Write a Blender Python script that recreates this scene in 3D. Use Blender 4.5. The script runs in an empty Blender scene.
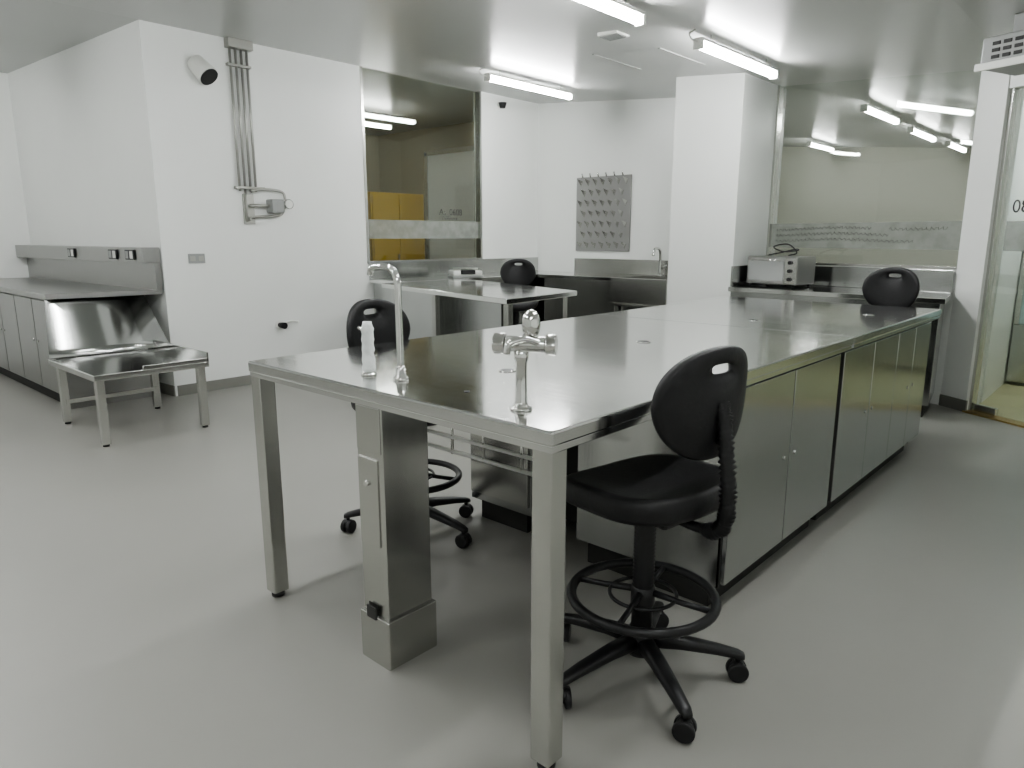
import bpy, bmesh, math, random
from mathutils import Vector, Matrix
random.seed(3)
S=bpy.context.scene
COL=S.collection
try: S.view_settings.look='AgX - Medium High Contrast'
except Exception as ex: print(ex)

# ------------------------------------------------------------ materials
def newmat(n):
    m=bpy.data.materials.new(n); m.use_nodes=True
    nt=m.node_tree; b=nt.nodes['Principled BSDF']
    return m,nt,b
def plain(n,col,rough=.5,metal=0,spec=.5,var=.0,scale=8,bump=0,coat=0):
    m,nt,b=newmat(n)
    b.inputs['Base Color'].default_value=(*col,1); b.inputs['Roughness'].default_value=rough
    b.inputs['Metallic'].default_value=metal; b.inputs['Specular IOR Level'].default_value=spec
    b.inputs['Coat Weight'].default_value=coat
    tc=nt.nodes.new('ShaderNodeTexCoord'); no=nt.nodes.new('ShaderNodeTexNoise')
    no.inputs['Scale'].default_value=scale; no.inputs['Detail'].default_value=4
    nt.links.new(tc.outputs['Object'],no.inputs['Vector'])
    mx=nt.nodes.new('ShaderNodeMix'); mx.data_type='RGBA'
    mx.inputs[6].default_value=(*[c*(1-var) for c in col],1); mx.inputs[7].default_value=(*[min(1,c*(1+var)) for c in col],1)
    nt.links.new(no.outputs['Fac'],mx.inputs[0]); nt.links.new(mx.outputs[2],b.inputs['Base Color'])
    if bump:
        bp=nt.nodes.new('ShaderNodeBump'); bp.inputs['Strength'].default_value=bump; bp.inputs['Distance'].default_value=.01
        nt.links.new(no.outputs['Fac'],bp.inputs['Height']); nt.links.new(bp.outputs['Normal'],b.inputs['Normal'])
    return m
def steel(n,col=(.55,.545,.51),r0=.2,r1=.34,stretch=(3,3,90),bump=.05,wav=.0):
    m,nt,b=newmat(n)
    b.inputs['Metallic'].default_value=1
    tc=nt.nodes.new('ShaderNodeTexCoord'); mp=nt.nodes.new('ShaderNodeMapping'); mp.inputs['Scale'].default_value=stretch
    no=nt.nodes.new('ShaderNodeTexNoise'); no.inputs['Scale'].default_value=3; no.inputs['Detail'].default_value=5
    nt.links.new(tc.outputs['Object'],mp.inputs['Vector']); nt.links.new(mp.outputs['Vector'],no.inputs['Vector'])
    n2=nt.nodes.new('ShaderNodeTexNoise'); n2.inputs['Scale'].default_value=2.3; n2.inputs['Detail'].default_value=6; n2.inputs['Roughness'].default_value=.6
    nt.links.new(tc.outputs['Object'],n2.inputs['Vector'])
    ad=nt.nodes.new('ShaderNodeMath'); ad.operation='ADD'
    nt.links.new(no.outputs['Fac'],ad.inputs[0]); nt.links.new(n2.outputs['Fac'],ad.inputs[1])
    mr=nt.nodes.new('ShaderNodeMapRange'); mr.inputs[1].default_value=.6; mr.inputs[2].default_value=1.4
    mr.inputs[3].default_value=r0; mr.inputs[4].default_value=r1
    nt.links.new(ad.outputs[0],mr.inputs[0]); nt.links.new(mr.outputs[0],b.inputs['Roughness'])
    mx=nt.nodes.new('ShaderNodeMix'); mx.data_type='RGBA'
    mx.inputs[6].default_value=(*[c*.95 for c in col],1); mx.inputs[7].default_value=(*[c*1.05 for c in col],1)
    nt.links.new(n2.outputs['Fac'],mx.inputs[0]); nt.links.new(mx.outputs[2],b.inputs['Base Color'])
    bp=nt.nodes.new('ShaderNodeBump'); bp.inputs['Strength'].default_value=bump; bp.inputs['Distance'].default_value=.003
    nt.links.new(no.outputs['Fac'],bp.inputs['Height'])
    if wav:
        n3=nt.nodes.new('ShaderNodeTexNoise'); n3.inputs['Scale'].default_value=2.0; n3.inputs['Detail'].default_value=1
        nt.links.new(tc.outputs['Object'],n3.inputs['Vector'])
        b2=nt.nodes.new('ShaderNodeBump'); b2.inputs['Strength'].default_value=wav; b2.inputs['Distance'].default_value=.02
        nt.links.new(n3.outputs['Fac'],b2.inputs['Height']); nt.links.new(b2.outputs['Normal'],bp.inputs['Normal'])
    nt.links.new(bp.outputs['Normal'],b.inputs['Normal'])
    return m
def emis(n,col,st):
    m=bpy.data.materials.new(n); m.use_nodes=True; nt=m.node_tree; nt.nodes.clear()
    o=nt.nodes.new('ShaderNodeOutputMaterial'); e=nt.nodes.new('ShaderNodeEmission')
    e.inputs[0].default_value=(*col,1); e.inputs[1].default_value=st; nt.links.new(e.outputs[0],o.inputs[0]); return m
def glass(n,tint=(.88,.90,.87),refl=1.0):
    m=bpy.data.materials.new(n); m.use_nodes=True; nt=m.node_tree; nt.nodes.clear()
    o=nt.nodes.new('ShaderNodeOutputMaterial'); t=nt.nodes.new('ShaderNodeBsdfTransparent'); g=nt.nodes.new('ShaderNodeBsdfGlossy')
    t.inputs[0].default_value=(*tint,1); g.inputs['Roughness'].default_value=.01; g.inputs['Color'].default_value=(.95,1,.97,1)
    f=nt.nodes.new('ShaderNodeLayerWeight'); f.inputs['Blend'].default_value=.5
    pw=nt.nodes.new('ShaderNodeMath'); pw.operation='POWER'; pw.inputs[1].default_value=5
    ml=nt.nodes.new('ShaderNodeMath'); ml.operation='MULTIPLY_ADD'; ml.inputs[1].default_value=.9; ml.inputs[2].default_value=.055*refl
    x=nt.nodes.new('ShaderNodeMixShader')
    nt.links.new(f.outputs['Facing'],pw.inputs[0]); nt.links.new(pw.outputs[0],ml.inputs[0]); nt.links.new(ml.outputs[0],x.inputs[0])
    nt.links.new(t.outputs[0],x.inputs[1]); nt.links.new(g.outputs[0],x.inputs[2]); nt.links.new(x.outputs[0],o.inputs[0]); return m
def frosted(n,col=(.36,.38,.35),a=.55):
    m=bpy.data.materials.new(n); m.use_nodes=True; nt=m.node_tree; nt.nodes.clear()
    o=nt.nodes.new('ShaderNodeOutputMaterial'); t=nt.nodes.new('ShaderNodeBsdfTransparent'); d=nt.nodes.new('ShaderNodeBsdfDiffuse')
    d.inputs[0].default_value=(*col,1)
    no=nt.nodes.new('ShaderNodeTexNoise'); no.inputs['Scale'].default_value=9; no.inputs['Detail'].default_value=7
    tc=nt.nodes.new('ShaderNodeTexCoord'); nt.links.new(tc.outputs['Object'],no.inputs['Vector'])
    mr=nt.nodes.new('ShaderNodeMapRange'); mr.inputs[1].default_value=.4; mr.inputs[2].default_value=.6; mr.inputs[3].default_value=a-.07; mr.inputs[4].default_value=a+.07
    x=nt.nodes.new('ShaderNodeMixShader'); nt.links.new(no.outputs['Fac'],mr.inputs[0]); nt.links.new(mr.outputs[0],x.inputs[0])
    nt.links.new(t.outputs[0],x.inputs[1]); nt.links.new(d.outputs[0],x.inputs[2]); nt.links.new(x.outputs[0],o.inputs[0]); return m

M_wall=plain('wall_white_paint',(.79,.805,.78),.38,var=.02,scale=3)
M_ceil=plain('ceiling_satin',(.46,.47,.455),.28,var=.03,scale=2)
M_floor=plain('floor_grey_vinyl',(.318,.315,.29),.38,var=.06,scale=1.6,spec=.45)
M_yel_floor=plain('yellow_vinyl',(.50,.48,.30),.4,var=.05)
M_base=plain('grey_skirting',(.22,.22,.20),.45,var=.05)
M_room=plain('olive_wall',(.36,.31,.20),.7,var=.05)
M_room2=plain('beige_wall',(.50,.50,.44),.7,var=.04)
M_yellow=plain('yellow_laminate',(.62,.40,.05),.5,var=.05)
M_top=steel('steel_worktop',(.74,.745,.73),.07,.17,(2,40,2),.0,.06)
M_steel=steel('steel_brushed',(.53,.54,.53),.14,.22,(30,30,1.5),.002,.10)
M_steeld=steel('steel_dull',(.42,.42,.41),.28,.32,(12,12,2),.0,.04)
M_leg=steel('steel_leg',(.60,.60,.575),.22,.27,(18,18,1.5),.0)
M_chrome=steel('chrome',(.75,.75,.73),.06,.14,(1,1,1),.0)
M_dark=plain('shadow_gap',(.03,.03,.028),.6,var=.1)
M_black=plain('black_polyurethane',(.012,.012,.013),.5,var=.2,scale=60,bump=.12)
M_blackp=plain('black_plastic',(.015,.015,.016),.38,var=.1)
M_white=plain('white_plastic',(.75,.76,.72),.4,var=.02)
M_grey=plain('grey_plastic',(.32,.33,.32),.45,var=.05)
M_pipe=plain('painted_conduit',(.42,.42,.39),.4,metal=.6,var=.05)
M_cloth=plain('translucent_wrap',(.72,.75,.74),.45,var=.2,scale=40,bump=.8)
M_pegb=plain('grey_pegboard',(.34,.34,.33),.35,metal=.4,var=.08)
M_brass=plain('brass_strip',(.6,.45,.2),.3,metal=1)
M_glass=glass('window_glass'); M_glass2=glass('window_glass_b',(.92,.94,.92)); M_frost=frosted('frosted_film')
M_bluegl=plain('blue_tinted_panel',(.60,.76,.80),.2,var=.08)
M_tube=emis('tube_light_emission',(.99,1.0,1.0),95)
M_tube_added=emis('added_tube_dim',(1.0,1.0,1.0),45)
M_ink=plain('dark_vinyl_ink',(.05,.05,.05),.6)

# ------------------------------------------------------------ helpers
def group(n,loc=(0,0,0),rz=0):
    e=bpy.data.objects.new(n,None); COL.objects.link(e); e.location=loc; e.rotation_euler=(0,0,rz); e.empty_display_size=.1
    return e
def mk(n,verts,faces,mat,par=None,smooth=False,bev=0,seg=2,loc=None):
    me=bpy.data.meshes.new(n); me.from_pydata([tuple(v) for v in verts],[],faces); me.update()
    bm=bmesh.new(); bm.from_mesh(me); bmesh.ops.recalc_face_normals(bm,faces=bm.faces); bm.to_mesh(me); bm.free()
    o=bpy.data.objects.new(n,me); COL.objects.link(o); me.materials.append(mat)
    if par: o.parent=par
    if smooth:
        for p in me.polygons: p.use_smooth=True
    if bev:
        b=o.modifiers.new('bevel','BEVEL'); b.width=bev; b.segments=seg; b.limit_method='ANGLE'; b.harden_normals=False
    return o
def prism(n,pts,z0,z1,mat,par=None,bev=0):
    k=len(pts); V=[(x,y,z0) for x,y in pts]+[(x,y,z1) for x,y in pts]
    F=[tuple(range(k))[::-1],tuple(range(k,2*k))]+[(i,(i+1)%k,k+(i+1)%k,k+i) for i in range(k)]
    return mk(n,V,F,mat,par,bev=bev)
def box(n,x0,x1,y0,y1,z0,z1,mat,par=None,bev=0):
    return prism(n,[(x0,y0),(x1,y0),(x1,y1),(x0,y1)],z0,z1,mat,par,bev)
def cyl(n,a,b,r,mat,par=None,r2=None,seg=24,bev=0):
    a=Vector(a);b=Vector(b);d=(b-a).normalized(); r2=r if r2 is None else r2
    u=d.orthogonal().normalized(); w=d.cross(u)
    V=[];k=seg
    for c,rr in ((a,r),(b,r2)):
        for i in range(k):
            t=2*math.pi*i/k; V.append(c+rr*(math.cos(t)*u+math.sin(t)*w))
    F=[tuple(range(k))[::-1],tuple(range(k,2*k))]+[(i,(i+1)%k,k+(i+1)%k,k+i) for i in range(k)]
    o=mk(n,V,F,mat,par,bev=bev)
    for p in o.data.polygons:
        if len(p.vertices)==4: p.use_smooth=True
    return o
def sweep(n,pts,rad,mat,par=None,seg=12,closed=False):
    pts=[Vector(p) for p in pts]; N=len(pts)
    if not isinstance(rad,(list,tuple)): rad=[rad]*N
    V=[];prev=None
    for i,pt in enumerate(pts):
        if closed: t=(pts[(i+1)%N]-pts[i-1]).normalized()
        else: t=(pts[min(i+1,N-1)]-pts[max(i-1,0)]).normalized()
        if prev is None: u=t.orthogonal().normalized()
        else: u=(prev-t*prev.dot(t)).normalized()
        prev=u; w=t.cross(u)
        for k in range(seg):
            a=2*math.pi*k/seg; V.append(pt+rad[i]*(math.cos(a)*u+math.sin(a)*w))
    F=[]
    for i in range(N if closed else N-1):
        j=(i+1)%N
        for k in range(seg):
            l=(k+1)%seg; F.append((i*seg+k,i*seg+l,j*seg+l,j*seg+k))
    if not closed: F+= [tuple(range(seg))[::-1],tuple(range((N-1)*seg,N*seg))]
    return mk(n,V,F,mat,par,smooth=True)
def spline(P,n=10):
    P=[Vector(p) for p in P]; out=[]
    Q=[2*P[0]-P[1]]+P+[2*P[-1]-P[-2]]
    for i in range(1,len(Q)-2):
        for k in range(n):
            t=k/n;a,b,c,d=Q[i-1],Q[i],Q[i+1],Q[i+2]
            out.append(.5*((2*b)+(-a+c)*t+(2*a-5*b+4*c-d)*t*t+(-a+3*b-3*c+d)*t**3))
    out.append(P[-1]); return out
def lathe(n,prof,mat,par=None,c=(0,0,0),seg=28):
    V=[];F=[];k=len(prof)
    for i in range(seg):
        a=2*math.pi*i/seg
        for r,z in prof: V.append((c[0]+r*math.cos(a),c[1]+r*math.sin(a),c[2]+z))
    for i in range(seg):
        j=(i+1)%seg
        for q in range(k-1): F.append((i*k+q,j*k+q,j*k+q+1,i*k+q+1))
    F.append(tuple(i*k for i in range(seg))[::-1]); F.append(tuple(i*k+k-1 for i in range(seg)))
    return mk(n,V,F,mat,par,smooth=True)
def loops(n,rings,mat,par=None,cap0=True,cap1=True,smooth=True,wrap=False):
    k=len(rings[0]);V=[v for r in rings for v in r];F=[];R=len(rings)
    for i in range(R if wrap else R-1):
        i2=(i+1)%R
        for q in range(k):
            q2=(q+1)%k; F.append((i*k+q,i*k+q2,i2*k+q2,i2*k+q))
    if not wrap:
        if cap0: F.append(tuple(range(k))[::-1])
        if cap1: F.append(tuple(range((R-1)*k,R*k)))
    return mk(n,V,F,mat,par,smooth=smooth)
def supe(a,b,e,k=48):
    o=[]
    for i in range(k):
        t=2*math.pi*i/k;c,s=math.cos(t),math.sin(t)
        o.append((a*math.copysign(abs(c)**(2/e),c),b*math.copysign(abs(s)**(2/e),s)))
    return o
def text(n,body,loc,rot,size,mat,par=None):
    cu=bpy.data.curves.new(n,'FONT'); cu.body=body; cu.size=size; cu.extrude=.0005
    t=bpy.data.objects.new(n+'_tmp',cu); COL.objects.link(t)
    dg=bpy.context.evaluated_depsgraph_get(); me=bpy.data.meshes.new_from_object(t.evaluated_get(dg))
    bpy.data.objects.remove(t); o=bpy.data.objects.new(n,me); COL.objects.link(o); me.materials.clear(); me.materials.append(mat)
    o.location=loc; o.rotation_euler=rot
    if par:o.parent=par
    return o
def cz(x):
    return 2.96 if x<-6.08 else (2.96-.085*(x+6.08) if x<-1 else 2.96-.085*5.08)

# ------------------------------------------------------------ room shell
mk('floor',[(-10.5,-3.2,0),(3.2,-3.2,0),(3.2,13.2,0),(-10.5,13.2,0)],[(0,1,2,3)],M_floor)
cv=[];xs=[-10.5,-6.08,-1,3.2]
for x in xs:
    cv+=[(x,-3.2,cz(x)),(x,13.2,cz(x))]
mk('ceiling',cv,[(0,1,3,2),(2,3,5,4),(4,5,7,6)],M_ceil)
XB=-6.08
prism('wall_left_bay',[(XB,2.43),(-9.0,2.25),(-9.0,2.37),(XB-.12,2.55)],0,2.96,M_wall)
box('wall_left',-9.12,-9.0,-3.2,2.36,0,2.96,M_wall)
box('wall_services',XB-.12,XB,2.43,4.47,0,2.965,M_wall)
box('wall_under_window',XB-.12,XB,4.47,6.15,0,1.06,M_wall)
box('wall_services_end',XB-.12,XB,6.15,7.3,0,2.965,M_wall)
box('wall_back',XB,-3.35,7.17,7.3,0,2.96,M_wall)
box('wall_pillar',-3.5,-2.85,6.05,6.95,0,2.75,M_wall)
box('wall_pillar_return',-3.45,-3.35,6.9,7.2,0,2.75,M_wall)
def wD(x): return 6.75+( x+2.85)*(6.45-6.75)/1.65
prism('wall_back_low',[(-2.85,wD(-2.85)),(-1.2,wD(-1.2)),(-1.2,6.57),(-2.85,6.87)],0,1.08,M_wall)
prism('wall_door_jamb',[(-1.2,6.45),(-1.0,6.32),(-.93,6.43),(-1.12,6.75)],0,2.56,M_wall)
prism('baseboard_door_jamb',[(-1.205,6.44),(-.998,6.305),(-.99,6.32),(-1.19,6.455)],0,.09,M_base)
box('wall_right',2.6,2.72,-3.2,12,0,2.6,M_wall)
box('wall_front',-9.12,2.72,-3.2,-3.08,0,2.96,M_wall)
box('baseboard_services',XB,XB+.012,2.45,7.17,0,.09,M_base)
prism('baseboard_left_bay',[(XB,2.42),(-9,2.24),(-9,2.25),(XB,2.43)],0,.09,M_base)
# dividing walls beyond
box('wall_room_divider',-6.2,-6.1,7.7,13,0,2.96,M_room2)
box('wall_corridor_divider',-1.06,-.96,6.75,13.1,0,2.56,M_wall)
box('wall_far_office',-6.1,-1.06,13,13.1,0,2.96,M_room2)
box('wall_annex_side',-9.9,-6.2,2.60,2.70,0,2.96,M_room)
box('wall_annex_end',-9.9,-6.2,7.6,7.7,0,2.96,M_room)
box('wall_annex_back',-10.0,-9.9,2.6,7.6,0,2.96,M_room)
box('wall_annex_near',XB-.12,XB,7.3,7.6,0,2.96,M_room)
# corridor
mk('floor_corridor',[(-1.0,6.36,.004),(2.6,4.2,.004),(2.6,9.5,.004),(-.96,9.5,.004)],[(0,1,2,3)],M_yel_floor)
box('wall_corridor_end',-.96,2.6,9.5,9.6,0,2.6,M_wall)
# door wall direction
dx,dy=.859,-.512
def dp(s,o=0): return (-1.0+dx*s-dy*o, 6.33+dy*s+dx*o)
prism('wall_door_side',[dp(2.3),dp(4.3),dp(4.3,.12),dp(2.3,.12)],0,2.56,M_wall)
prism('wall_door_header',[dp(0),dp(2.3),dp(2.3,.1),dp(0,.1)],2.36,2.56,M_wall)
g=group('door_1')
prism('pane',[dp(.03,.04),dp(2.28,.04),dp(2.28,.052),dp(.02,.052)],.02,2.36,M_glass2,g)
prism('frosted_band',[dp(.10,.034),dp(2.2,.034),dp(2.2,.036),dp(.10,.036)],1.23,1.44,M_frost,g)
for s,a in ((0.0,.03),(2.27,2.3)):
    prism('stile',[dp(s,.02),dp(a,.02),dp(a,.07),dp(s,.07)],.0,2.36,M_leg,g)
prism('threshold',[dp(0,-.03),dp(2.3,-.03),dp(2.3,.07),dp(0,.07)],0,.012,M_brass,g)
prism('patch_fitting',[dp(.04,.03),dp(.22,.03),dp(.22,.062),dp(.04,.062)],.015,.07,M_leg,g,.004)
text('door_number','08',(dp(.13,.03)[0],dp(.13,.03)[1],1.5),(math.pi/2,0,math.atan2(dy,dx)),.13,M_ink,g)

# window 1
g=group('window_1')
box('pane',XB-.055,XB-.045,4.47,6.15,1.06,2.96,M_glass,g)
for a,b in ((4.47,4.50),(6.12,6.15)):
    box('side_frame',XB-.07,XB+.006,a,b,1.06,2.96,M_leg,g)
box('sill',XB-.07,XB+.008,4.47,6.15,1.06,1.085,M_leg,g)
box('frosted_band',XB-.042,XB-.040,4.5,6.12,1.31,1.505,M_frost,g)
text('window_text','As_0608',(XB-.03,5.50,1.57),(math.pi/2,0,math.pi/2),.10,M_ink,g)
text('window_subtext','Conference',(XB-.03,5.54,1.52),(math.pi/2,0,math.pi/2),.05,M_ink,g)
# window 2
def wp(x,o=0): return (x,wD(x)+o)
g=group('window_2')
prism('pane',[wp(-2.85,.05),wp(-1.2,.05),wp(-1.2,.06),wp(-2.85,.06)],1.08,2.7,M_glass2,g)
prism('sill',[wp(-2.85,-.005),wp(-1.2,-.005),wp(-1.2,.1),wp(-2.85,.1)],1.08,1.10,M_leg,g)
prism('side_frame',[wp(-2.85,-.005),wp(-2.83,-.005),wp(-2.83,.1),wp(-2.85,.1)],1.08,2.7,M_leg,g)
prism('frosted_band',[wp(-2.83,.046),wp(-1.21,.046),wp(-1.21,.048),wp(-2.83,.048)],1.23,1.45,M_frost,g)
rnd=random.Random(5)
for k,(xa,xb2,zl) in enumerate(((-2.78,-1.9,1.40),(-2.78,-1.75,1.35),(-2.78,-1.55,1.30),(-1.75,-1.3,1.40))):
    pts=[];x=xa;t=0
    while x<xb2:
        amp=.009+.007*rnd.random(); pts.append((x+.006*math.sin(t*1.3),wD(x)+.04,zl+amp*math.sin(t)+.01*math.sin(x*5))); x+=.010; t+=1.3+rnd.random()*.6
    sweep('script_line_%d'%k,pts,.0015,M_ink,g,seg=5)

# ------------------------------------------------------------ annex contents (behind window 1)
g=group('yellow_cupboard')
box('carcass',-8.3,-7.7,5.75,6.65,0,1.90,M_yellow,g,.005)
box('door_a',-7.7,-7.685,5.77,6.19,.05,1.88,M_yellow,g,.003)
box('door_b',-7.7,-7.685,6.21,6.63,.05,1.88,M_yellow,g,.003)
box('handle',-7.685,-7.66,6.15,6.17,.9,1.1,M_leg,g)
g=group('lit_doorway')
box('panel',-8.65,-7.62,7.57,7.6,0,2.55,M_wall,g)
box('jamb_a',-8.71,-8.65,7.55,7.6,0,2.6,M_leg,g); box('jamb_b',-7.62,-7.56,7.55,7.6,0,2.6,M_leg,g)
box('head',-8.71,-7.56,7.55,7.6,2.55,2.62,M_leg,g)

# ------------------------------------------------------------ lights
def tube_light(x,y0,y1,drop=.09,mat=None,cable=True,z=None):
    mat=mat or M_tube
    z=(cz(x) if z is None else z)-drop
    g=group('ceiling_tube_light')
    ring=supe(.026,.026,2.4,16)
    loops('diffuser',[[(x+a,y,z+b) for a,b in ring] for y in (y0,y1)],mat,g)
    box('housing',x-.032,x+.032,y0-.005,y1+.005,z+.024,z+.04,M_white,g,.003)
    for y in (y0,y1):
        s=-1 if y==y0 else 1
        box('end_cap',x-.032,x+.032,min(y,y+.03*s),max(y,y+.03*s),z-.03,z+.04,M_white,g,.004)
    for y in (y0+.15,y1-.15):
        cyl('suspension_wire',(x,y,z+.04),(x,y,z+drop+.002),.003,M_grey,g,seg=6)
    if cable:
        sweep('cable',spline([(x,y0-.02,z+.01),(x-.01,y0-.09,z+.02),(x-.02,y0-.1,z+drop*.6),(x-.02,y0-.03,z+drop+.003)],6),.005,M_white,g,seg=6)
for x,y0,y1 in ((-2.46,4.53,5.72),(-2.46,2.6,3.8),(-4.87,5.03,6.25),(-2.46,.5,1.7),(-2.46,-1.7,-.5),(-4.87,-.4,.8),(-7.4,-.2,1.0),(-.4,1.6,2.8),(.6,-1.2,0)):
    tube_light(x,y0,y1)
tube_light(-8.2,5.3,6.5,z=2.9,mat=M_tube_added,cable=False)  # added lamp, stands in for a ceiling light's reflection in window 1; lights annex
for x,y0,y1 in ((-2.39,7.75,8.85),(-2.45,9.7,10.8),(-2.4,11.4,12.4),(-4.3,11.5,12.5),(-4.4,8.3,9.4)):  # tubes added beyond window 2 to stand for light streaks in its pane
    tube_light(x,y0,y1,mat=M_tube_added,cable=False)
tube_light(0.0,7.0,8.4,z=2.5)

# ceiling details
g=group('ceiling_vent')
box('frame',-3.12,-2.96,4.3,4.46,cz(-2.96)-.012,cz(-3.12),M_white,g,.004)
for k in range(5): box('slat',-3.11,-2.97,4.32+.027*k,4.33+.027*k,cz(-2.96)-.018,cz(-2.96)-.010,M_grey,g)
g=group('ceiling_access_hatch')
for a in ((-3.6,-3.58,4.9,5.6),(-3.0,-2.98,4.9,5.6)): box('edge',*a,cz(a[1])-.004,cz(a[0]),M_ceil,g)
for a in ((-3.6,-2.98,4.9,4.92),(-3.6,-2.98,5.58,5.6)):
    mk('edge',[(a[0],a[2],cz(a[0])-.004),(a[1],a[2],cz(a[1])-.004),(a[1],a[3],cz(a[1])-.004),(a[0],a[3],cz(a[0])-.004)],[(0,1,2,3)],M_ceil,g)
# air unit top right
g=group('ceiling_air_unit')
ux,uy,uz=-.93,4.93,2.25
e=group('case'); e.parent=g; e.location=(ux,uy,0); e.rotation_euler=(0,0,math.radians(-20))
box('casing',0,.9,0,.35,uz,uz+.165,M_grey,e,.01); box('hanger',.1,.8,.1,.25,uz+.165,cz(0),M_grey,e)
box('lip',-.02,.92,-.015,.0,uz-.01,uz+.03,M_white,e,.004)
for r in range(3):
    for c in range(14):
        box('louvre',.06+c*.058,.10+c*.058,-.006,.002,uz+.045+r*.035,uz+.063+r*.035,M_dark,e)

# ------------------------------------------------------------ island bench
X0,X1,Y0,Y1=-2.36,-.97,1.20,4.95
g=group('island_workbench')
box('worktop',X0,X1,Y0,Y1,.862,.9,M_top,g,.006)
box('apron',X0+.004,X1-.004,Y0+.004,Y1-.004,.845,.864,M_top,g,.002)
box('joint_seam',X0,X1+.001,3.30,3.304,.85,.9005,M_grey,g)
for i,(x,y) in enumerate(((X0+.035,Y0+.035),(X1-.035,Y0+.035))):
    box('leg_%d'%i,x-.03,x+.03,y-.03,y+.03,.02,.862,M_leg,g,.004)
    cyl('foot_%d'%i,(x,y,0),(x,y,.022),.024,M_blackp,g)
XS=-1.005
def cab(x0,x1,y0,y1,nm):
    box(nm+'_carcass',x0,x1,y0,y1,.10,.845,M_steel,g,.003)
    box(nm+'_plinth',x0+.04,x1-.05,y0+.03,y1-.02,0,.10,M_dark,g)
cab(-1.66,XS-.02,2.22,3.27,'unit_a'); cab(-1.66,XS-.02,3.31,4.90,'unit_b'); cab(-2.33,-1.95,2.27,4.90,'unit_c')
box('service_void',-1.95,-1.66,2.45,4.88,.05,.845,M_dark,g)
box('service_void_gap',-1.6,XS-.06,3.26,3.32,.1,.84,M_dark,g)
doors=[(2.225,2.74),(2.75,3.262),(3.318,3.76),(3.77,4.19),(4.20,4.54),(4.55,4.895)]
for i,(a,b) in enumerate(doors):
    box('door_panel_%d'%i,XS-.02,XS,a,b,.115,.825,M_steel,g,.003)
    yy=b-.05 if i%2==0 else a+.05
    cyl('lock_%d'%i,(XS,yy,.48),(XS+.004,yy,.48),.008,M_chrome,g,seg=16)
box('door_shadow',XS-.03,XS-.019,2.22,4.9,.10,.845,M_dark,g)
box('end_panel_c',-2.32,-1.96,2.255,2.27,.14,.80,M_leg,g,.004)
cyl('latch_c',(-2.0,2.255,.5),(-2.0,2.24,.5),.012,M_chrome,g,seg=14)
for z in (.47,.53):
    cyl('rail',(-2.28,1.9,z),(-1.62,1.9,z),.008,M_white,g,seg=10)
for x in (-2.24,-2.06,-1.88,-1.68):
    sweep('rail_bracket',[(x,1.9,.46),(x,1.9,.62),(x,2.0,.66),(x,2.255,.66)],.006,M_chrome,g,seg=8)
# service column
box('service_column',-1.752,-1.628,1.222,1.40,.15,.846,M_leg,g,.004)
box('service_column_base',-1.762,-1.618,1.212,1.41,0,.165,M_leg,g,.004)
box('service_plate',-1.745,-1.652,1.216,1.223,.40,.68,M_leg,g,.003)
box('service_plate_upper',-1.748,-1.634,1.218,1.223,.70,.84,M_leg,g,.003)
cyl('service_plate_lock',(-1.70,1.217,.60),(-1.70,1.208,.60),.009,M_chrome,g,seg=12)
box('cable_port',-1.72,-1.675,1.208,1.213,.155,.195,M_dark,g)
box('cable_port_b',-1.725,-1.68,1.2215,1.2225,.165,.2,M_dark,g)
for (x,y,r) in ((-1.55,1.68,.028),(-1.57,2.54,.03),(-1.2,4.3,.03),(-1.56,3.6,.028)):
    cyl('grommet_ring',(x,y,.9),(x,y,.903),r,M_chrome,g,seg=28); cyl('grommet_hole',(x,y,.903),(x,y,.9035),r*.8,M_blackp,g,seg=28)
cyl('plug_hole',(-1.42,1.37,.9),(-1.42,1.37,.9015),.009,M_blackp,g,seg=14)

# gooseneck faucet
g=group('gooseneck_faucet')
fx,fy=-1.69,1.35
pts=[(fx,fy,1.19),(fx-.008,fy,1.215),(fx-.028,fy,1.235),(fx-.06,fy,1.242),(fx-.10,fy,1.24),(fx-.128,fy,1.233),(fx-.135,fy,1.215)]
sweep('spout',[Vector((fx,fy,.9+.28*i/6)) for i in range(7)]+spline(pts,6),.0108,M_chrome,g,seg=14)
lathe('base_flange',[(.024,0),(.024,.008),(.016,.014),(.014,.04),(.011,.045)],M_chrome,g,(fx,fy,.9))
# wrapped tap
g=group('wrapped_tap')
tx,ty=-1.83,1.335
lathe('base_flange',[(.026,0),(.026,.006),(.014,.012),(.012,.03)],M_chrome,g,(tx,ty,.9))
pr=[]
for k in range(15):
    z=.012+.158*k/14; pr.append((.020-.004*k/14+.0022*math.sin(k*2.3)+.0025*random.random()-(.006 if k==14 else 0),z))
o=lathe('wrap',pr,M_cloth,g,(tx,ty,.9),20)
for v in o.data.vertices: v.co.x+=random.uniform(-.0018,.0018); v.co.y+=random.uniform(-.0018,.0018)
sweep('lever',[(tx,ty,1.03),(tx-.015,ty-.01,1.045),(tx-.03,ty-.012,1.05)],.006,M_chrome,g,seg=8)
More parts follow.
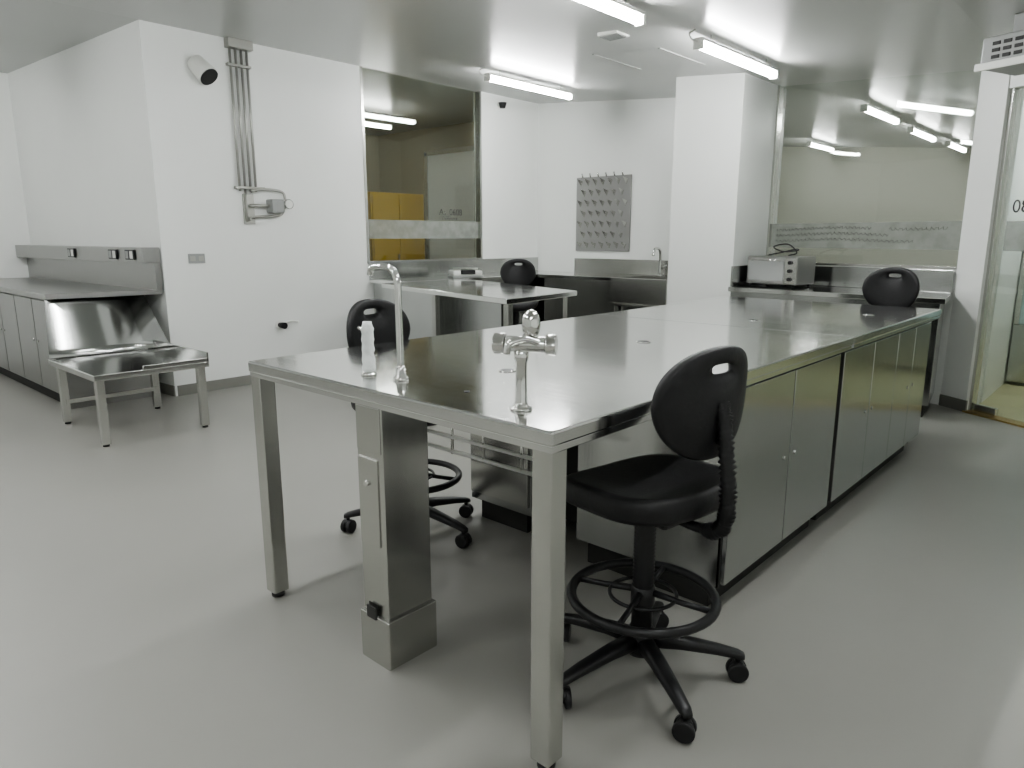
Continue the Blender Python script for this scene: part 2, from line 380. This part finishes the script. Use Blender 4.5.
# valve tap
g=group('bench_valve_tap')
vx,vy=-1.165,1.315
lathe('column',[(.028,0),(.028,.006),(.019,.012),(.015,.02),(.0145,.12),(.018,.13),(.019,.15),(.013,.155)],M_chrome,g,(vx,vy,.9))
cyl('body',(vx-.035,vy-.02,1.068),(vx+.055,vy+.03,1.068),.020,M_chrome,g,seg=20,bev=.003)
for s,(a,b) in (('left',((vx-.035,vy-.02),(vx-.062,vy-.035))),('right',((vx+.055,vy+.03),(vx+.078,vy+.043)))):
    cyl('knob_'+s,(*a,1.068),(*b,1.068),.027,M_chrome,g,seg=8,bev=.003)
cyl('neck',(vx+.012,vy+.007,1.07),(vx+.02,vy+.012,1.12),.014,M_chrome,g)
ball=[(math.sin(math.pi*k/10)**.8*.0235+.0005,-math.cos(math.pi*k/10)*.037) for k in range(11)]
lathe('knob_top',ball,M_chrome,g,(vx+.021,vy+.012,1.118),12)
sweep('nozzle',spline([(vx+.05,vy+.02,1.07),(vx+.03,vy-.02,1.085),(vx+.01,vy-.055,1.075),(vx+.005,vy-.06,1.05)],6),.009,M_chrome,g,seg=12)

# ------------------------------------------------------------ lab stools
def stool(loc,rz,seat_z=.62,base_rot=0,backz=0):
    g=group('lab_stool',loc,rz)
    sz=seat_z
    lathe('hub',[(.045,.085),(.05,.10),(.045,.15),(.034,.17)],M_blackp,g)
    for i in range(5):
        a=base_rot+i*2*math.pi/5; c,s=math.cos(a),math.sin(a)
        rings=[]
        for t,w,h,z in ((.03,.028,.024,.125),(.12,.025,.02,.118),(.23,.021,.016,.100),(.295,.018,.013,.085),(.312,.013,.010,.080)):
            rings.append([(c*t-s*p,s*t+c*p,z+q) for p,q in supe(w,h,2.8,16)])
        loops('base_arm_%d'%i,rings,M_blackp,g)
        px,py=c*.295,s*.295
        ca=a+1.1*((i*7)%5-2); cc,ss=math.cos(ca),math.sin(ca)
        cyl('caster_stem_%d'%i,(px,py,.05),(px,py,.09),.009,M_blackp,g,seg=10)
        for sd in (-1,1):
            mx,my=px-ss*.006*sd,py+cc*.006*sd
            cyl('caster_wheel_%d'%i,(mx,my,.031),(mx-ss*.018*sd,my+cc*.018*sd,.031),.031,M_blackp,g,seg=20,bev=.004)
        rings=[[(px+cc*p*1-ss*q,py+ss*p+cc*q,z) for p,q in supe(w,.022,2.5,14)] for z,w in ((.03,.026),(.05,.022),(.062,.012))]
        loops('caster_hood_%d'%i,rings,M_blackp,g)
    lathe('lower_column',[(.032,.10),(.032,.24),(.036,.245),(.036,.30),(.029,.305)],M_blackp,g)
    bel=[]
    z=.30
    while z<sz-.06: bel+=[(.030,z),(.033,z+.006)]; z+=.012
    lathe('gas_lift_cover',bel,M_blackp,g)
    sweep('foot_ring',[(.215*math.cos(t*math.pi/24),.215*math.sin(t*math.pi/24),.27) for t in range(48)],.0145,M_blackp,g,seg=12,closed=True)
    for i in range(4):
        a=i*math.pi/2+.4; c,s=math.cos(a),math.sin(a)
        sweep('foot_ring_spoke_%d'%i,[(c*.03,s*.03,.285),(c*.12,s*.12,.275),(c*.21,s*.21,.27)],[.011,.009,.009],M_blackp,g,seg=10)
    sweep('foot_ring_inner',[(.10*math.cos(t*math.pi/16),.10*math.sin(t*math.pi/16),.276) for t in range(32)],.006,M_blackp,g,seg=8,closed=True)
    box('mechanism',-.07,.07,-.13,.08,sz-.085,sz-.045,M_blackp,g,.01)
    sweep('lever',[(.05,.02,sz-.065),(.14,.03,sz-.07),(.20,.03,sz-.06)],[.005,.005,.009],M_blackp,g,seg=8)
    rings=[]
    for sc,z in ((.80,-.056),(.93,-.05),(.985,-.034),(1,-.008),(.985,.012),(.94,.022),(.84,.022),(.6,.012),(.3,.006),(.05,.004)):
        r=[]
        for p,q in supe(.232*sc,.22*sc,3.0,48):
            zz=z
            if sc>.5: zz+= .014*abs(p/.225)**2 - (.022*max(0,q/.21)**2 if q>0 else 0) + (.018*(q/.21)**2 if q<0 else 0)
            r.append((p,q,sz+zz))
        rings.append(r)
    loops('seat',rings,M_black,g)
    bar=spline([(0,-.08,sz-.068),(0,-.18,sz-.07),(0,-.245,sz-.06),(0,-.272,sz-.02),(0,-.275,sz+.06),(0,-.262,sz+.16),(0,-.248,sz+.25),(0,-.236,sz+.29)],14)
    rad=[(.020+.005*(math.sin(i*math.pi*.9)) if i>18 else .014) for i in range(len(bar))]
    sweep('back_bar',bar,rad,M_blackp,g,seg=14)
    zc=sz+.285+backz; K=56
    outer=supe(.187,.152,2.3,K); inner=[(p,q+.095) for p,q in supe(.042,.013,3.2,K)]
    def shape(fr):
        o=[]
        for (a,b),(c,d) in zip(inner,outer):
            x=a+(c-a)*fr; z=b+(d-b)*fr; wx=x
            wx*=1-.12*max(0,-z/.15)*fr
            o.append((wx,z))
        return o
    def rr(fr,off):
        res=[]
        for x,z in shape(fr):
            y=-.225+ .07*(x/.2)**2 - .10*z*.6 + off + .02*(z/.15)**2*.4
            res.append((x,y,zc+z))
        return res
    front=[(0,.0),(.12,.012),(.4,.016),(.75,.015),(.92,.011),(.985,.004),(1,-.006)]
    back=[(.985,-.014),(.92,-.019),(.6,-.02),(.2,-.02),(.0,-.01)]
    loops('backrest',[rr(f,o) for f,o in front+back],M_black,g,wrap=True)
    return g
stool((-1.035,1.725,0),math.radians(80),.62,base_rot=math.radians(-34-80))
stool((-2.40,1.96,0),math.radians(-84),.62,base_rot=math.radians(20))
stool((-1.395,5.17,0),math.radians(172),.69,base_rot=.4)
stool((-4.88,5.42,0),math.radians(215),.67,base_rot=.9)

# ------------------------------------------------------------ left counter with bench
g=group('fitted_lab_counter')
def yA(x): return 2.43+(x+6.08)*(.18/2.92)
box('carcass',-8.9,-6.24,1.66,2.20,.10,.86,M_steeld,g,.003)
box('plinth',-8.9,-6.28,1.70,2.18,0,.10,M_dark,g)
prism('worktop',[(-8.98,1.60),(-6.2,1.60),(-6.1,yA(-6.1)-.01),(-8.98,yA(-8.98)-.01)],.865,.905,M_steeld,g,.004)
x=-6.25
for i in range(5):
    box('door_panel_%d'%i,x-.50,x-.01,1.64,1.66,.12,.84,M_steeld,g,.003)
    hx=x-.06 if i%2 else x-.45
    cyl('knob_%d'%i,(hx,1.64,.50),(hx,1.63,.50),.01,M_chrome,g,seg=12)
    x-=.51
prism('splash_panel',[(-8.98,yA(-8.98)-.06),(-6.09,yA(-6.09)-.06),(-6.09,yA(-6.09)-.01),(-8.98,yA(-8.98)-.01)],.9,1.12,M_steeld,g)
prism('service_duct',[(-8.98,yA(-8.98)-.15),(-6.09,yA(-6.09)-.15),(-6.09,yA(-6.09)-.01),(-8.98,yA(-8.98)-.01)],1.12,1.245,M_steeld,g,.004)
for i,x in enumerate((-6.3,-6.62,-7.5)):
    y=yA(x)-.152
    box('socket_%d'%i,x-.09,x+.09,y-.008,y+.004,1.145,1.225,M_blackp,g,.003)
    for k in (-.045,.045): box('socket_face_%d'%i,x+k-.03,x+k+.03,y-.011,y-.007,1.155,1.215,M_grey if k<0 else M_white,g,.002)
box('end_panel',-6.245,-6.225,1.62,2.3,.0,.86,M_steeld,g)
g=group('low_steel_bench')
ch=[]
for k in range(9):
    t=k/8; xx=-6.22+.44*(t**1.12); zz=.88-.40*t; ch.append((xx,zz))
V=[];F=[]
for (xx,zz) in ch: V+=[(xx,1.60-.135*(.88-zz)/.4,zz),(xx+.02,2.30,zz)]
for k in range(8): F.append((2*k,2*k+1,2*k+3,2*k+2))
o=mk('end_cheek',V,F,M_steel,g,smooth=True); sm=o.modifiers.new('s','SOLIDIFY'); sm.thickness=.004
bx0,bx1,by0,by1=-5.80,-4.88,1.46,2.20
box('top',bx0,bx1,by0,by1,.435,.475,M_top,g,.005)
box('back_upstand',bx0,bx1,by1-.015,by1,.47,.54,M_top,g,.003)
box('end_upstand',bx1-.012,bx1,by0+.3,by1,.47,.50,M_top,g,.003)
for i,(x,y) in enumerate(((bx1-.04,by0+.04),(bx1-.04,by1-.05),(bx0+.05,by0+.06),(bx0+.05,by1-.05))):
    box('leg_%d'%i,x-.025,x+.025,y-.025,y+.025,.015,.435,M_leg,g,.003); cyl('foot_%d'%i,(x,y,0),(x,y,.016),.02,M_blackp,g,seg=14)
box('stretcher',bx0+.05,bx0+.08,by0+.06,by1-.05,.15,.18,M_leg,g)

# ------------------------------------------------------------ services on wall
g=group('pipe_riser_manifold')
for i,y in enumerate((3.13,3.18,3.23,3.28)):
    cyl('conduit_%d'%i,(XB+.03,y,1.72),(XB+.03,y,2.90),.011,M_pipe,g,seg=12)
box('top_box',XB,XB+.08,3.10,3.32,2.88,2.955,M_pipe,g,.004)
box('clamp_top',XB,XB+.045,3.10,3.31,2.74,2.76,M_pipe,g,.002)
box('clamp_bottom',XB,XB+.05,3.09,3.36,1.74,1.76,M_pipe,g,.002)
cyl('long_conduit',(XB+.03,3.18,1.46),(XB+.03,3.18,1.74),.011,M_pipe,g,seg=12)
sweep('loop_pipe',spline([(XB+.05,3.2,1.60),(XB+.05,3.3,1.60),(XB+.05,3.42,1.60)],4),.014,M_pipe,g)
sweep('upper_pipe',spline([(XB+.05,3.22,1.72),(XB+.05,3.3,1.74),(XB+.05,3.45,1.74),(XB+.05,3.53,1.72),(XB+.05,3.55,1.66)],5),.012,M_pipe,g)
sweep('lower_pipe',spline([(XB+.04,3.2,1.47),(XB+.04,3.22,1.50),(XB+.04,3.4,1.51),(XB+.05,3.5,1.53),(XB+.05,3.54,1.60)],5),.012,M_pipe,g)
box('valve_body',XB,XB+.12,3.38,3.50,1.54,1.66,M_grey,g,.012)
cyl('gauge',(XB+.05,3.54,1.62),(XB+.13,3.54,1.62),.045,M_chrome,g,seg=22,bev=.004)
cyl('gauge_face',(XB+.13,3.54,1.62),(XB+.133,3.54,1.62),.036,M_white,g,seg=22)
box('back_plate',XB,XB+.02,3.16,3.26,1.44,1.70,M_pipe,g,.003)
g=group('loudspeaker')
cyl('mount',(XB,2.84,2.70),(XB+.05,2.84,2.68),.03,M_white,g)
cyl('body',(XB+.02,2.83,2.72),(XB+.14,2.88,2.60),.07,M_white,g,r2=.085,seg=28,bev=.006)
cyl('grille',(XB+.14,2.88,2.60),(XB+.147,2.883,2.592),.076,M_blackp,g,seg=28)
g=group('electrical_outlet'); box('plate',XB,XB+.012,2.64,2.78,1.11,1.19,M_grey,g,.003)
for y in (2.675,2.745): box('socket',XB+.012,XB+.015,y-.022,y+.022,1.13,1.17,M_pipe,g,.001)
g=group('drain_valve'); cyl('stub',(XB,3.44,.52),(XB+.09,3.44,.52),.025,M_blackp,g,r2=.03); cyl('flange',(XB,3.44,.52),(XB+.01,3.44,.52),.045,M_white,g)
sweep('hose',spline([(XB+.02,3.46,.53),(XB+.03,3.54,.55),(XB+.03,3.62,.54)],5),.01,M_white,g)
g=group('security_camera'); cyl('mount',(XB,6.45,2.86),(XB+.06,6.45,2.84),.03,M_white,g); cyl('dome',(XB+.06,6.45,2.87),(XB+.06,6.45,2.81),.05,M_blackp,g,r2=.03)

# ------------------------------------------------------------ counters at the back
g=group('steel_counter')
box('worktop',XB+.005,-5.47,4.48,7.16,.86,.9,M_top,g,.004)
box('splashback',XB+.003,XB+.025,4.48,7.16,.9,1.07,M_steel,g,.003)
box('carcass',XB+.02,-5.52,4.52,7.1,.1,.86,M_steel,g,.003); box('plinth',XB+.05,-5.58,4.56,7.1,0,.1,M_dark,g)
g=group('steel_prep_table')
P=[(-5.44,4.15),(-3.40,3.68),(-3.52,4.66),(-5.44,5.22)]
prism('worktop',P,.86,.9,M_top,g,.005)
for i,(x,y) in enumerate(((-3.46,3.76),(-3.58,4.60),(-4.5,3.99),(-4.5,4.85))):
    box('leg_%d'%i,x-.025,x+.025,y-.025,y+.025,.01,.862,M_leg,g,.003)
prism('cabinet',[(-5.4,4.22),(-4.5,4.02),(-4.5,4.80),(-5.4,5.05)],.08,.86,M_steel,g,.004)
prism('cabinet_plinth',[(-5.38,4.28),(-4.55,4.1),(-4.55,4.75),(-5.38,5.0)],0,.08,M_dark,g)
prism('shelf',[(-4.5,4.02),(-3.46,3.76),(-3.58,4.6),(-4.5,4.8)],.28,.30,M_steel,g)
g=group('sink_counter')
box('worktop_left',-5.45,-4.38,6.45,7.16,.86,.9,M_top,g,.004)
box('worktop_back',-4.38,-3.52,7.0,7.16,.86,.9,M_top,g,.004)
box('worktop_right',-3.70,-3.52,6.45,7.0,.86,.9,M_top,g,.002)
box('splashback',-5.45,-3.52,7.14,7.165,.9,1.07,M_leg,g,.003)
box('sink_front',-4.38,-3.70,6.38,6.42,.64,.905,M_leg,g,.004)
box('sink_back',-4.38,-3.70,6.98,7.0,.62,.9,M_leg,g)
box('sink_left',-4.38,-4.36,6.42,7.0,.62,.9,M_leg,g); box('sink_right',-3.72,-3.70,6.42,7.0,.62,.9,M_leg,g)
box('sink_floor',-4.38,-3.70,6.42,7.0,.60,.62,M_leg,g)
box('carcass',-5.4,-4.4,6.50,7.1,.1,.86,M_leg,g,.003)
box('lower_panel',-4.38,-3.56,6.6,6.62,.0,.60,M_steel,g)
g=group('sink_faucet')
sx,sy=-4.19,7.07
sweep('spout',spline([(sx,sy,.9),(sx,sy,1.1),(sx,sy-.03,1.19),(sx,sy-.12,1.2),(sx,sy-.16,1.13)],8),.016,M_chrome,g)
lathe('base_flange',[(.03,0),(.03,.01),(.016,.02)],M_chrome,g,(sx,sy,.9))
sweep('lever',[(sx+.02,sy,.98),(sx+.09,sy-.02,1.02)],.008,M_chrome,g,seg=8)
g=group('peg_drying_board')
px0,px1,pz0,pz1=-5.44,-4.66,1.16,2.03; py=7.165
box('board',px0,px1,py-.02,py,pz0,pz1,M_pegb,g,.004)
V=[];F=[]
for r in range(7):
    for c in range(7):
        cx=px0+.07+c*.108+(.054 if r%2 else 0); zz=pz0+.03+r*.122
        if cx>px1-.04: continue
        b=len(V); w=.026
        V+=[(cx-w,py-.021,zz+.06),(cx+w,py-.021,zz+.06),(cx,py-.021,zz),(cx,py-.10,zz+.085)]
        F+=[(b,b+1,b+3),(b+1,b+2,b+3),(b+2,b,b+3)]
mk('pegs',V,F,M_leg,g)
for c in range(6): cyl('hook_%d'%c,(px0+.1+c*.115,py-.03,pz1-.005),(px0+.1+c*.115,py-.05,pz1+.04),.008,M_leg,g,seg=8)
g=group('side_counter')
prism('worktop',[(-2.82,5.92),(-1.12,5.80),(-1.2,6.43),(-2.84,6.73)],.86,.9,M_top,g,.004)
prism('splashback',[(-2.84,6.71),(-1.21,6.415),(-1.21,6.44),(-2.84,6.74)],.9,1.075,M_steel,g,.003)
prism('left_upstand',[(-2.84,6.0),(-2.82,6.0),(-2.82,6.71),(-2.84,6.71)],.9,1.075,M_steel,g)
prism('carcass',[(-2.82,5.97),(-1.16,5.85),(-1.24,6.40),(-2.84,6.7)],.1,.86,M_steel,g,.004)
prism('plinth',[(-2.8,6.02),(-1.2,5.9),(-1.26,6.40),(-2.84,6.7)],0,.1,M_dark,g)

# ------------------------------------------------------------ small items
g=group('toaster_oven',(-2.53,6.33,.902),math.radians(-8))
box('body',-.24,.24,-.16,.16,.02,.26,M_steeld,g,.012)
box('door_glass',-.22,.12,-.166,-.158,.05,.22,M_grey,g,.004)
box('control_panel',.13,.23,-.166,-.158,.03,.25,M_leg,g,.004)
sweep('handle',[(-.18,-.165,.225),(-.18,-.19,.23),(.08,-.19,.23),(.08,-.165,.225)],.006,M_chrome,g,seg=8)
for k in (.07,.14,.21): cyl('knob',(.18,-.166,k),(.18,-.185,k),.016,M_blackp,g,seg=16)
for a in (-.2,.2):
    for b in (-.13,.13): cyl('foot',(a,b,0),(a,b,.025),.012,M_blackp,g,seg=10)
g2=group('power_cable',(-2.50,6.33,1.164))
sweep('cable',spline([(-.15,0,.006),(-.05,.05,.03),(.08,.03,.06),(.12,-.04,.05),(0,-.06,.04),(-.1,-.02,.08),(0,.05,.10),(.1,0,.03),(.05,-.05,.006)],8),.006,M_blackp,g2,seg=8)
g=group('kitchen_scale',(-5.62,5.42,.902),math.radians(60))
box('body_base',-.17,.17,-.14,.14,.0,.022,M_grey,g,.004)
box('body',-.16,.16,-.13,.13,.02,.075,M_white,g,.015)
box('platform',-.13,.13,-.06,.12,.085,.10,M_chrome,g,.006)
box('display',-.08,.08,-.136,-.09,.035,.078,M_blackp,g,.004)
cyl('platform_post',(0,.03,.07),(0,.03,.087),.03,M_grey,g)

# corridor: glazed fridge
g=group('glazed_fridge')
box('body',-.95,.3,7.8,8.5,.56,2.15,M_bluegl,g,.01)
box('base_unit',-.95,.3,7.78,8.5,.03,.56,M_steel,g,.01)
for k in range(3):
    z=.95+.4*k; box('shelf',-.94,.29,7.785,7.8,z,z+.02,M_leg,g)
for x in (-.93,-.5,-.08,.28): box('mullion',x-.02,x+.02,7.77,7.8,.56,2.15,M_leg,g)
for x in (-.56,-.02): box('handle',x-.01,x+.01,7.74,7.76,1.1,1.6,M_chrome,g)

# ------------------------------------------------------------ world + camera
w=bpy.data.worlds.new('w'); S.world=w; w.use_nodes=True
w.node_tree.nodes['Background'].inputs[0].default_value=(.7,.75,.75,1); w.node_tree.nodes['Background'].inputs[1].default_value=.3
cam=bpy.data.cameras.new('cam'); co=bpy.data.objects.new('camera',cam); COL.objects.link(co); S.camera=co
cam.sensor_width=36; cam.lens=36*709.35/1024; cam.clip_start=.05
yaw=.7384;p=.2047
co.location=(0,0,1.3306); co.rotation_euler=(math.pi/2-p,0,yaw)
